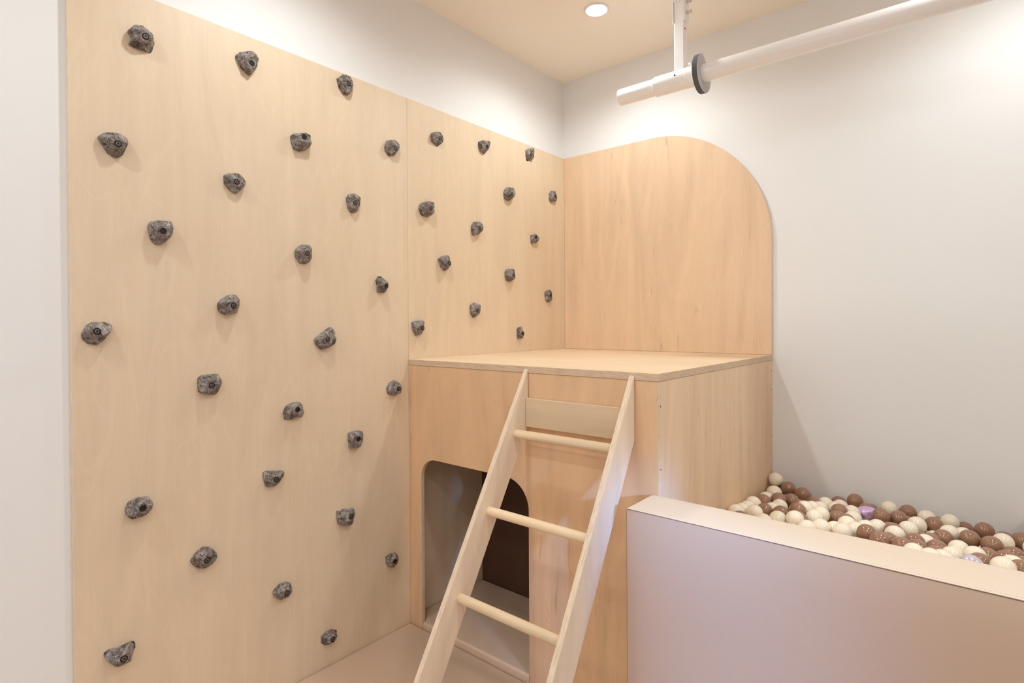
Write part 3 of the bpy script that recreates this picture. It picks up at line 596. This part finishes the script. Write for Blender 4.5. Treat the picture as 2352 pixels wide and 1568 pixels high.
  (2.4094,-0.2225,0.5598,'c',2), (2.3633,-0.2508,0.5252,'c',2), (1.3153,-0.8819,0.5135,'b',2), (1.2098,-0.9463,0.5557,'c',2),
  (1.8761,-0.5473,0.5108,'b',2), (1.6325,-0.6977,0.559,'b',2), (2.1807,-0.3734,0.5566,'c',2), (2.1399,-0.4055,0.522,'c',2),
  (2.2272,-0.3536,0.5154,'c',2), (2.3206,-0.304,0.5595,'b',2), (2.289,-0.3231,0.5093,'c',2), (1.551,-0.7688,0.5589,'c',2),
  (1.3927,-0.8667,0.5595,'c',2), (1.7158,-0.6731,0.5356,'b',2), (2.0464,-0.2756,0.4343,'c',2), (2.0721,-0.4606,0.5204,'b',2),
  (1.5023,-0.8059,0.5274,'b',2), (1.9529,-0.5402,0.5192,'c',2), (1.2726,-0.9507,0.5592,'b',2), (1.596,-0.7609,0.5157,'b',2),
  (2.2716,-0.3562,0.559,'b',2), (1.3352,-0.919,0.5598,'c',2), (1.2486,-0.9801,0.5086,'b',2), (1.3768,-0.9066,0.5134,'c',2),
  (1.462,-0.8564,0.5518,'b',2), (2.4174,-0.2909,0.5058,'b',2), (2.0007,-0.341,0.4579,'b',2), (1.7897,-0.6695,0.529,'c',2),
  (1.6601,-0.7473,0.5023,'b',2), (2.2332,-0.4087,0.559,'c',2), (2.1318,-0.4712,0.5598,'c',2), (1.7136,-0.7307,0.5596,'b',2),
  (1.3319,-0.9604,0.5111,'c',2), (1.2275,-1.0246,0.56,'c',2), (1.651,-0.7712,0.56,'c',2), (1.5549,-0.8309,0.5596,'c',2),
  (2.3973,-0.3258,0.5579,'c',2), (2.2171,-0.4349,0.5035,'b',2), (2.0482,-0.5423,0.5298,'c',2), (1.8834,-0.6455,0.515,'b',2),
  (2.3385,-0.3775,0.56,'c',2), (1.9964,-0.5843,0.5146,'c',2), (2.2982,-0.4048,0.5177,'c',2), (1.2914,-1.0105,0.56,'b',2),
  (1.4158,-0.9404,0.5542,'c',2), (2.1976,-0.4768,0.5512,'c',2), (2.1086,-0.5312,0.5598,'c',2), (1.6167,-0.8269,0.5504,'c',2),
  (1.4787,-0.9195,0.5598,'c',2), (1.2234,-1.075,0.5098,'b',2), (1.7245,-0.7743,0.5155,'b',2), (2.3947,-0.3725,0.503,'c',2),
  (1.9479,-0.6414,0.5297,'b',2), (1.3731,-0.9871,0.5586,'b',2), (1.6663,-0.8127,0.5109,'c',2), (1.5389,-0.8985,0.5263,'b',2),
  (1.7788,-0.7547,0.5466,'c',2), (2.1016,-0.5613,0.5036,'c',2), (1.8816,-0.7033,0.5408,'b',2), (1.8269,-0.7364,0.5009,'b',2),
  (1.4527,-0.9617,0.507,'b',2), (2.161,-0.5405,0.5257,'c',2), (1.2935,-1.0633,0.526,'b',2), (1.346,-1.0318,0.5,'b',2),
  (2.3595,-0.4272,0.5219,'c',2), (1.2111,-1.1168,0.556,'b',2), (2.4192,-0.3941,0.5599,'b',2), (2.2437,-0.5005,0.5074,'c',2),
  (1.7054,-0.8235,0.56,'b',2), (1.6006,-0.8875,0.5064,'b',2), (2.0248,-0.6412,0.5033,'c',2), (2.0777,-0.6106,0.5538,'c',2),
  (2.3223,-0.4654,0.559,'b',2), (1.3472,-1.0554,0.5581,'c',2), (2.2172,-0.5351,0.5599,'b',2), (1.7962,-0.7932,0.5009,'c',2),
  (1.4286,-1.0148,0.5308,'c',2), (2.14,-0.5886,0.5598,'c',2), (1.5883,-0.9209,0.5597,'b',2), (1.2764,-1.1136,0.559,'c',2),
  (1.4798,-0.9919,0.5588,'c',2), (1.8443,-0.774,0.5584,'b',2), (1.6661,-0.8906,0.5578,'b',2), (1.7816,-0.8237,0.5587,'c',2),
  (2.0456,-0.6657,0.5599,'c',2), (2.2841,-0.5246,0.5481,'c',2), (1.9932,-0.6996,0.5237,'b',2), (1.9449,-0.7305,0.5594,'c',2),
  (1.5676,-0.9583,0.5049,'c',2), (2.129,-0.623,0.509,'c',2), (1.8982,-0.7682,0.5201,'b',2), (1.2235,-1.1737,0.5064,'c',2),
  (1.7117,-0.881,0.5135,'b',2), (1.5456,-0.982,0.5584,'b',2), (2.402,-0.4684,0.5549,'b',2), (1.3135,-1.1218,0.5079,'c',2),
  (1.5206,-1.0077,0.5075,'b',2), (2.2215,-0.5922,0.5093,'c',2), (1.38,-1.1011,0.5313,'c',2), (2.0941,-0.6775,0.5191,'b',2),
  (2.359,-0.5198,0.5598,'b',2), (1.9665,-0.7594,0.5036,'c',2), (1.2705,-1.1777,0.5582,'c',2), (1.6439,-0.9564,0.5589,'b',2),
  (2.1397,-0.6595,0.5596,'c',2), (1.4786,-1.0572,0.5265,'c',2), (1.4333,-1.0848,0.5599,'c',2), (1.8338,-0.8461,0.5282,'c',2),
  (2.2633,-0.5935,0.5577,'c',2), (1.7519,-0.9024,0.5599,'c',2), (1.3489,-1.1483,0.5596,'c',2), (2.305,-0.5769,0.5117,'c',2),
  (2.2089,-0.6347,0.56,'b',2), (1.9977,-0.7634,0.5578,'c',2), (1.8874,-0.8313,0.5593,'b',2), (2.0542,-0.7343,0.5546,'b',2),
  (2.4133,-0.5271,0.5293,'c',2), (1.7107,-0.9497,0.5599,'c',2), (1.5373,-1.0547,0.5587,'b',2), (1.6176,-1.0225,0.5548,'b',2),
  (1.4149,-1.1525,0.5545,'c',2), (2.3758,-0.5766,0.5271,'c',2), (1.9638,-0.8256,0.5599,'b',2), (1.8265,-0.908,0.5574,'c',2),
  (1.6935,-0.9891,0.5133,'b',2), (1.9297,-0.8507,0.5097,'b',2), (2.1573,-0.7189,0.5358,'c',2), (2.3276,-0.6171,0.5594,'b',2),
  (2.0171,-0.8039,0.5048,'c',2), (1.4809,-1.1257,0.5071,'b',2), (2.2445,-0.6702,0.5046,'c',2), (1.3825,-1.1877,0.5083,'c',2),
  (1.786,-0.9473,0.5226,'c',2), (2.2138,-0.6988,0.557,'b',2), (1.5496,-1.098,0.5075,'b',2), (2.1083,-0.7672,0.5597,'c',2),
  (1.6106,-1.0666,0.5112,'c',2), (2.3289,-0.6409,0.5002,'c',2), (2.0488,-0.8139,0.5582,'c',2), (2.2881,-0.6743,0.5534,'c',2),
  (1.9236,-0.8967,0.5598,'b',2), (1.6769,-1.0461,0.5598,'b',2), (1.4792,-1.1667,0.5598,'b',2), (2.4159,-0.6129,0.56,'c',2),
  (1.5459,-1.139,0.5599,'c',2), (1.6115,-1.1069,0.5596,'c',2), (1.7561,-1.0223,0.5532,'b',2), (1.9774,-0.8898,0.525,'c',2),
  (1.8146,-0.9962,0.559,'b',2), (2.136,-0.8039,0.5048,'c',2), (2.3633,-0.6694,0.5594,'c',2), (1.8871,-0.956,0.5495,'c',2),
  (2.1815,-0.7876,0.5599,'b',2), (2.2642,-0.7404,0.5583,'c',2), (1.5222,-1.1876,0.5015,'c',2), (1.7269,-1.0666,0.5048,'b',2),
  (2.4085,-0.6586,0.512,'c',2), (2.3313,-0.7104,0.5128,'b',2), (2.1224,-0.8368,0.5596,'c',2), (2.2339,-0.781,0.5122,'c',2),
  (2.0505,-0.8914,0.5597,'c',2), (1.6777,-1.1164,0.5467,'b',2), (2.0939,-0.8689,0.5121,'c',2), (1.5801,-1.1833,0.5234,'b',2),
  (1.9572,-0.9585,0.5585,'c',2), (1.7891,-1.0638,0.519,'c',2), (1.8451,-1.0356,0.5157,'c',2), (1.7478,-1.0995,0.557,'b',2),
  (2.359,-0.7402,0.5599,'c',2), (1.6463,-1.171,0.5597,'b',2), (1.8946,-1.0228,0.5599,'c',2), (2.4177,-0.7097,0.546,'b',2),
  (2.1916,-0.8521,0.5452,'c',2), (1.9641,-0.9965,0.5063,'c',2), (2.1318,-0.8988,0.5599,'b',2), (1.6878,-1.1659,0.5055,'c',2),
  (2.255,-0.8259,0.5575,'c',2), (1.834,-1.0795,0.5589,'b',2), (2.0666,-0.9434,0.524,'b',2), (2.0191,-0.9782,0.554,'c',2),
  (2.3187,-0.8105,0.5247,'c',2), (1.7247,-1.171,0.5591,'c',2), (1.9397,-1.0526,0.5188,'b',2), (2.4083,-0.772,0.5265,'c',2),
  (1.7909,-1.1475,0.5597,'c',2), (1.9883,-1.0355,0.56,'c',2), (2.1853,-0.924,0.5325,'b',2), (2.3707,-0.8141,0.5594,'c',2),
  (2.2405,-0.8925,0.5599,'b',2), (2.2928,-0.867,0.5142,'b',2), (2.097,-0.985,0.5596,'c',2), (2.1425,-0.9686,0.5075,'c',2),
  (1.8904,-1.1215,0.5146,'b',2), (2.0501,-1.0261,0.5161,'c',2), (1.9328,-1.1056,0.5593,'b',2), (1.8248,-1.1824,0.5179,'b',2),
  (2.3742,-0.8653,0.5099,'c',2), (1.9646,-1.1161,0.5055,'b',2), (2.1794,-0.9875,0.5599,'b',2), (1.8788,-1.1699,0.5589,'c',2),
  (2.327,-0.9027,0.5594,'c',2), (2.0614,-1.0699,0.5585,'c',2), (2.2787,-0.9462,0.5598,'c',2), (2.013,-1.1098,0.5597,'b',2),
  (2.136,-1.0386,0.5028,'c',2), (2.2585,-0.9739,0.5006,'b',2), (1.9429,-1.1678,0.5551,'c',2), (2.1988,-1.0221,0.5106,'c',2),
  (2.4084,-0.9063,0.5584,'c',2), (2.1633,-1.0536,0.5592,'c',2), (2.0333,-1.1341,0.5054,'b',2), (2.1157,-1.0988,0.5321,'b',2),
  (2.3247,-0.9756,0.5276,'c',2), (2.2576,-1.0202,0.5571,'c',2), (2.0736,-1.1417,0.5595,'b',2), (2.3914,-0.9558,0.513,'b',2),
  (2.0326,-1.1883,0.5553,'b',2), (2.1753,-1.1065,0.5107,'c',2), (2.2175,-1.0842,0.5597,'b',2), (2.2912,-1.0429,0.5036,'b',2),
  (2.3769,-1.0036,0.5599,'b',2), (2.3201,-1.0385,0.5598,'c',2), (2.1516,-1.1479,0.5598,'c',2), (2.1065,-1.1874,0.5288,'c',2),
  (2.2798,-1.0861,0.555,'c',2), (2.3747,-1.0554,0.5146,'b',2), (2.2575,-1.1423,0.5039,'b',2), (2.1942,-1.1877,0.5213,'c',2),
  (2.3398,-1.1079,0.5599,'c',2), (2.2427,-1.1683,0.5594,'b',2), (2.4045,-1.0928,0.5567,'c',2), (2.3462,-1.1356,0.5033,'b',2),
  (2.3035,-1.1708,0.546,'b',2), (2.4188,-1.1425,0.5185,'b',2), (2.3711,-1.1814,0.558,'b',2),
]


# ------------------------------------------------------------------ climbing holds
def make_hold(idx, cy, cz, d, bolt, outline, label):
    rnd = random.Random(100 + idx)
    N = 96
    # radius of the outline by angle around its centre
    segs = list(zip(outline, outline[1:] + outline[:1]))
    def rad(a):
        dx, dy = cos(a), sin(a); best = 0
        for (x1, y1), (x2, y2) in segs:
            ex, ey = x2 - x1, y2 - y1; den = dx * ey - dy * ex
            if abs(den) < 1e-9: continue
            t = (x1 * ey - y1 * ex) / den; s = (x1 * dy - y1 * dx) / den
            if t > 0 and -1e-6 <= s <= 1 + 1e-6: best = max(best, t)
        return best
    R0 = [rad(2 * pi * k / N) for k in range(N)]
    R = [(R0[k - 1] + 2 * R0[k] + R0[(k + 1) % N]) / 4 for k in range(N)]
    mr = sum(R) / N
    planes = []
    a0 = rnd.uniform(0, 2 * pi)
    for k in range(5):
        a = a0 + k * 2 * pi / 5 + rnd.uniform(-.5, .5)
        planes.append((cos(a), sin(a), rnd.uniform(.95, 1.15), rnd.uniform(.25, .95)))
    off = Vector((idx * 3.1, 7.7, idx * 1.3))
    by, bz = bolt
    rb = math.hypot(by, bz); mx = .62 * mr
    if rb > mx: by, bz = by * mx / rb, bz * mx / rb
    def raw(y, z, rho):
        f = max(0.0, 1 - rho ** 4.5) ** .5
        h = f
        for ux, uy, c, s in planes:
            h = min(h, c - s * (ux * y + uy * z) / mr) if f > .25 else h
        h = min(h, f)
        q = Vector((y, z, 0)) * 38 + off
        h += (.13 * noise.noise(q) + .08 * noise.noise(q * 2.7) + .04 * noise.noise(q * 7)) * min(1, f * 2)
        return max(0, h) * d
    hb = max(.55 * d, raw(by, bz, math.hypot(by, bz) / mr) - .06 * d)
    def height(y, z, rho):
        h = raw(y, z, rho); r = math.hypot(y - by, z - bz)
        w = min(1, max(0, (r - .0115) / .010)); w = w * w * (3 - 2 * w)
        return h * w + hb * (1 - w)
    RHO = [1.0, .998, .985, .96, .92, .86, .79, .71, .62, .53, .44, .35, .26, .17, .08]
    bm = bmesh.new(); rings = []
    base = [bm.verts.new((0, R[k] * cos(2 * pi * k / N), R[k] * sin(2 * pi * k / N))) for k in range(N)]
    rings.append(base)
    for rho in RHO[1:]:
        ring = []
        for k in range(N):
            a = 2 * pi * k / N; j = 1 + .025 * noise.noise(Vector((cos(a), sin(a), rho * 2)) * 3 + off) * (1 if rho > .5 else 0)
            y, z = R[k] * rho * cos(a) * j, R[k] * rho * sin(a) * j
            ring.append(bm.verts.new((height(y, z, rho), y, z)))
        rings.append(ring)
    top = bm.verts.new((height(0, 0, 0), 0, 0))
    for A, B in zip(rings, rings[1:]):
        for k in range(N): bm.faces.new((A[k], A[(k + 1) % N], B[(k + 1) % N], B[k]))
    for k in range(N): bm.faces.new((rings[-1][k], rings[-1][(k + 1) % N], top))
    bm.faces.new(base[::-1])
    bmesh.ops.recalc_face_normals(bm, faces=bm.faces[:])
    root = empty('climbing_hold', (TP, cy, cz), label, 'climbing hold', 'rock climbing holds on the plywood boards')
    mesh_obj('rock_body', bm, M['rock'], root, auto=35)
    # recessed socket bolt
    b = mesh_obj('bolt', lathe_bm([(0, -.001), (.0086, -.001), (.0096, .0008), (.0088, .0011), (.0084, .0006), (.0080, .0002), (0, .0002)], 24, 0), M['bolt_black'], root, (hb + .0003, by, bz), smooth=False)
    if idx % 3 != 1:
        prof = [(.0030, .0006), (.0030, .0020), (.0052, .0020), (.0058, .0014), (.0058, .0004)]
        mesh_obj('socket_head', lathe_bm(prof, 20, 0), M['bolt_grey'], b, smooth=False)
    return root
for i, (cy, cz, d, bolt, outl, label) in enumerate(HOLDS):
    make_hold(i, cy, cz, d, bolt, [tuple(p) for p in outl], label)

# ------------------------------------------------------------------ overhead bar
TY, TZ, TX = -.472, 2.343, .645
tube = empty('ceiling_bar', (TX, TY, TZ), 'white metal bar hanging below the ceiling, rubber disc near its end', 'bar')
def tx(name, x0, x1, r, mat, n=40, r1=None, bevel=.0015):
    o = mesh_obj(name, cyl_bm((x0 - TX, 0, 0), (x1 - TX, 0, 0), r, n, r1=r1), mat, tube, auto=40)
    if bevel: bev(o, bevel, 2, 50)
    return o
tx('round_tube', TX, ROOM_X - .02, .0365, M['white_metal'])
tx('clamp_sleeve', .822, 1.005, .0425, M['white_metal'])
tx('end_collar', .968, 1.012, .0437, M['white_metal'])
# rubber disc with a flattened top-right edge
rd = .079
cp = []
for k in range(56):
    a = 2 * pi * k / 56; y, z = rd * cos(a), rd * sin(a)
    cut = .058
    n1 = (cos(radians(58)), sin(radians(58)))
    t = y * n1[0] + z * n1[1]
    if t > cut: y -= (t - cut) * n1[0]; z -= (t - cut) * n1[1]
    cp.append((y, z))
ds = mesh_obj('rubber_disc', extr_bm(cp, 0, 1.014 - TX, 1.036 - TX), [M['felt_face'], M['felt']], tube); bev(ds, .001)
# hanger post telescoping in an outer square sleeve
pxc = .935
def sq(name, x0, x1, y0, y1, z0, z1, mat, b=.002):
    o = mesh_obj(name, box_bm((x0 - TX, y0, z0 - TZ), (x1 - TX, y1, z1 - TZ)), mat, tube); bev(o, b); return o
sq('hanger_post', pxc - .021, pxc + .021, -.021, .021, TZ + .03, ROOM_H - .02, M['white_metal'])
bm = bmesh.new()
z0, z1 = 2.585, ROOM_H - .001
for a, b_ in (((-.027, -.0235), (-.0222, .0235)), ((.0222, -.0235), (.027, .0235)), ((-.0222, .0222), (.0222, .0265))):
    box_bm((pxc + a[0] - TX, a[1], z0 - TZ), (pxc + b_[0] - TX, b_[1], z1 - TZ), bm)
box_bm((pxc - .027 - TX, -.0265, 2.672 - TZ), (pxc + .027 - TX, -.0218, z1 - TZ), bm)
o = mesh_obj('outer_sleeve', bm, M['white_metal'], tube); bev(o, .001)
for z in (2.668, 2.622):
    bm = cyl_bm((pxc + .027 - TX, 0, z - TZ), (pxc + .034 - TX, 0, z - TZ), .0085, 6)
    cyl_bm((pxc + .034 - TX, 0, z - TZ), (pxc + .050 - TX, 0, z - TZ), .0042, 14, bm=bm)
    cyl_bm((pxc + .040 - TX, 0, z - TZ), (pxc + .047 - TX, 0, z - TZ), .0080, 6, bm=bm)
    mesh_obj('bolt', bm, M['steel'], tube, auto=30)
mesh_obj('post_hole', cyl_bm((pxc + .0205 - TX, -.004, 2.555 - TZ), (pxc + .0215 - TX, -.004, 2.555 - TZ), .0045, 16), M['bolt_black'], tube)
vv = Vector((0, -.80, .60)).normalized()
p = Vector((.925 - TX, 0, 0)) + Vector((0, -.97, .24)).normalized() * .0418
mesh_obj('set_screw', cyl_bm(p, p + Vector((0, -.97, .24)).normalized() * .0015, .0038, 16), M['bolt_black'], tube)
p = Vector((.992 - TX, 0, 0)) + vv * .043
bm = cyl_bm(p, p + vv * .014, .0032, 14); cyl_bm(p + vv * .012, p + vv * .019, .0052, 14, bm=bm)
mesh_obj('locking_screw', bm, M['white_metal'], tube, auto=40)
# second hanger post, beyond the photo edge
sq('hanger_post', 3.60, 3.642, -.021, .021, TZ + .03, ROOM_H - .001, M['white_metal'])

# ------------------------------------------------------------------ balls
BR = .031
bmS = bmesh.new()
bmesh.ops.create_uvsphere(bmS, u_segments=36, v_segments=22, radius=BR - .0004)
for v in bmS.verts:                                   # moulding seam
    if abs(v.co.z) < .0012: v.co.xy *= 1.006
mesh_c = bpy.data.meshes.new('ball'); bmS.to_mesh(mesh_c); bmS.free()
for f in mesh_c.polygons: f.use_smooth = True
mesh_b = mesh_c.copy()
mesh_c.materials.append(M['cream']); mesh_b.materials.append(M['brown'])
mesh_p = mesh_c.copy(); mesh_p.materials.clear(); mesh_p.materials.append(M['pearl'])
ORD = 'first second third fourth fifth sixth seventh eighth ninth tenth eleventh twelfth thirteenth fourteenth fifteenth sixteenth seventeenth eighteenth nineteenth twentieth'.split()
rows = {}
def rowof(y): return 0 if y > -.13 else 1 if y > -.24 else 2 if y > -.36 else 3 if y > -.50 else 4
ROWN = ['in the row nearest the white wall', 'in the second row from the wall', 'in the third row from the wall', 'in the fourth row from the wall', 'in the frontmost row by the barrier']
for b in sorted([b for b in BALLS if b[4] == 1], key=lambda b: b[0]):
    rows.setdefault((rowof(b[1]), b[3]), []).append(b)
names = {}
for (r, c), L in rows.items():
    for k, b in enumerate(L):
        cn = {'c': 'cream', 'b': 'brown'}.get(c)
        if cn: names[b] = '%s plastic ball, %s %s one from plywood, %s' % (cn, ORD[k], cn, ROWN[r])
rng = random.Random(5)
stuff = bmesh.new()
for b in BALLS:
    x, y, z, c, vis = b
    if vis == 2:
        bmesh.ops.create_icosphere(stuff, subdivisions=2, radius=BR - .0005, matrix=mathutils.Matrix.Translation((x, y, z)))
        continue
    if c == 's':
        bm = bmesh.new(); bmesh.ops.create_icosphere(bm, subdivisions=5, radius=.034)
        for v in bm.verts:
            n = v.co.normalized()
            f = 1.0
            for dx, dy, dz, dep, wd in ((-.45, -.78, -.5, .30, .55), (.5, -.85, .15, .16, .45), (-.2, -.3, .93, .12, .5), (.75, -.1, -.6, .2, .5), (-.9, -.1, .35, .12, .4)):
                dd = (n - Vector((dx, dy, dz)).normalized()).length
                f -= dep * math.exp(-(dd / wd) ** 2)
            f += .04 * noise.noise(n * 2.2)
            v.co = Vector((n.x * 1.22, n.y * .95, n.z * .90)) * .034 * f
        o = mesh_obj('dented_ball', bm, M['lilac'], None, (x, y, z), smooth=True)
        tag(o, 'crumpled pearly lilac ball lying among the brown and cream balls', 'ball')
        continue
    o = bpy.data.objects.new('plastic_ball', {'c': mesh_c, 'b': mesh_b, 'p': mesh_p}[c]); C.objects.link(o)
    o.location = (x, y, z); o.rotation_euler = (rng.uniform(0, 3), rng.uniform(0, 3), rng.uniform(0, 3))
    if vis == 1:
        tag(o, names.get(b, 'pearly white-lilac plastic ball peeking over the barrier edge at right'), 'ball', 'plastic balls on top of the ball pit')
    else:
        cn = 'cream' if c == 'c' else 'brown'
        tag(o, '%s plastic ball lying deeper in the pit beneath or behind the top balls' % cn, 'ball', '%s balls deeper in the pit' % cn)
for f in stuff.faces: f.smooth = True
so = mesh_obj('plastic_balls', stuff, M['cream'])
tag(so, 'cream plastic balls hidden behind the padded barrier, filling the rest of the pit', 'balls', kind='stuff')
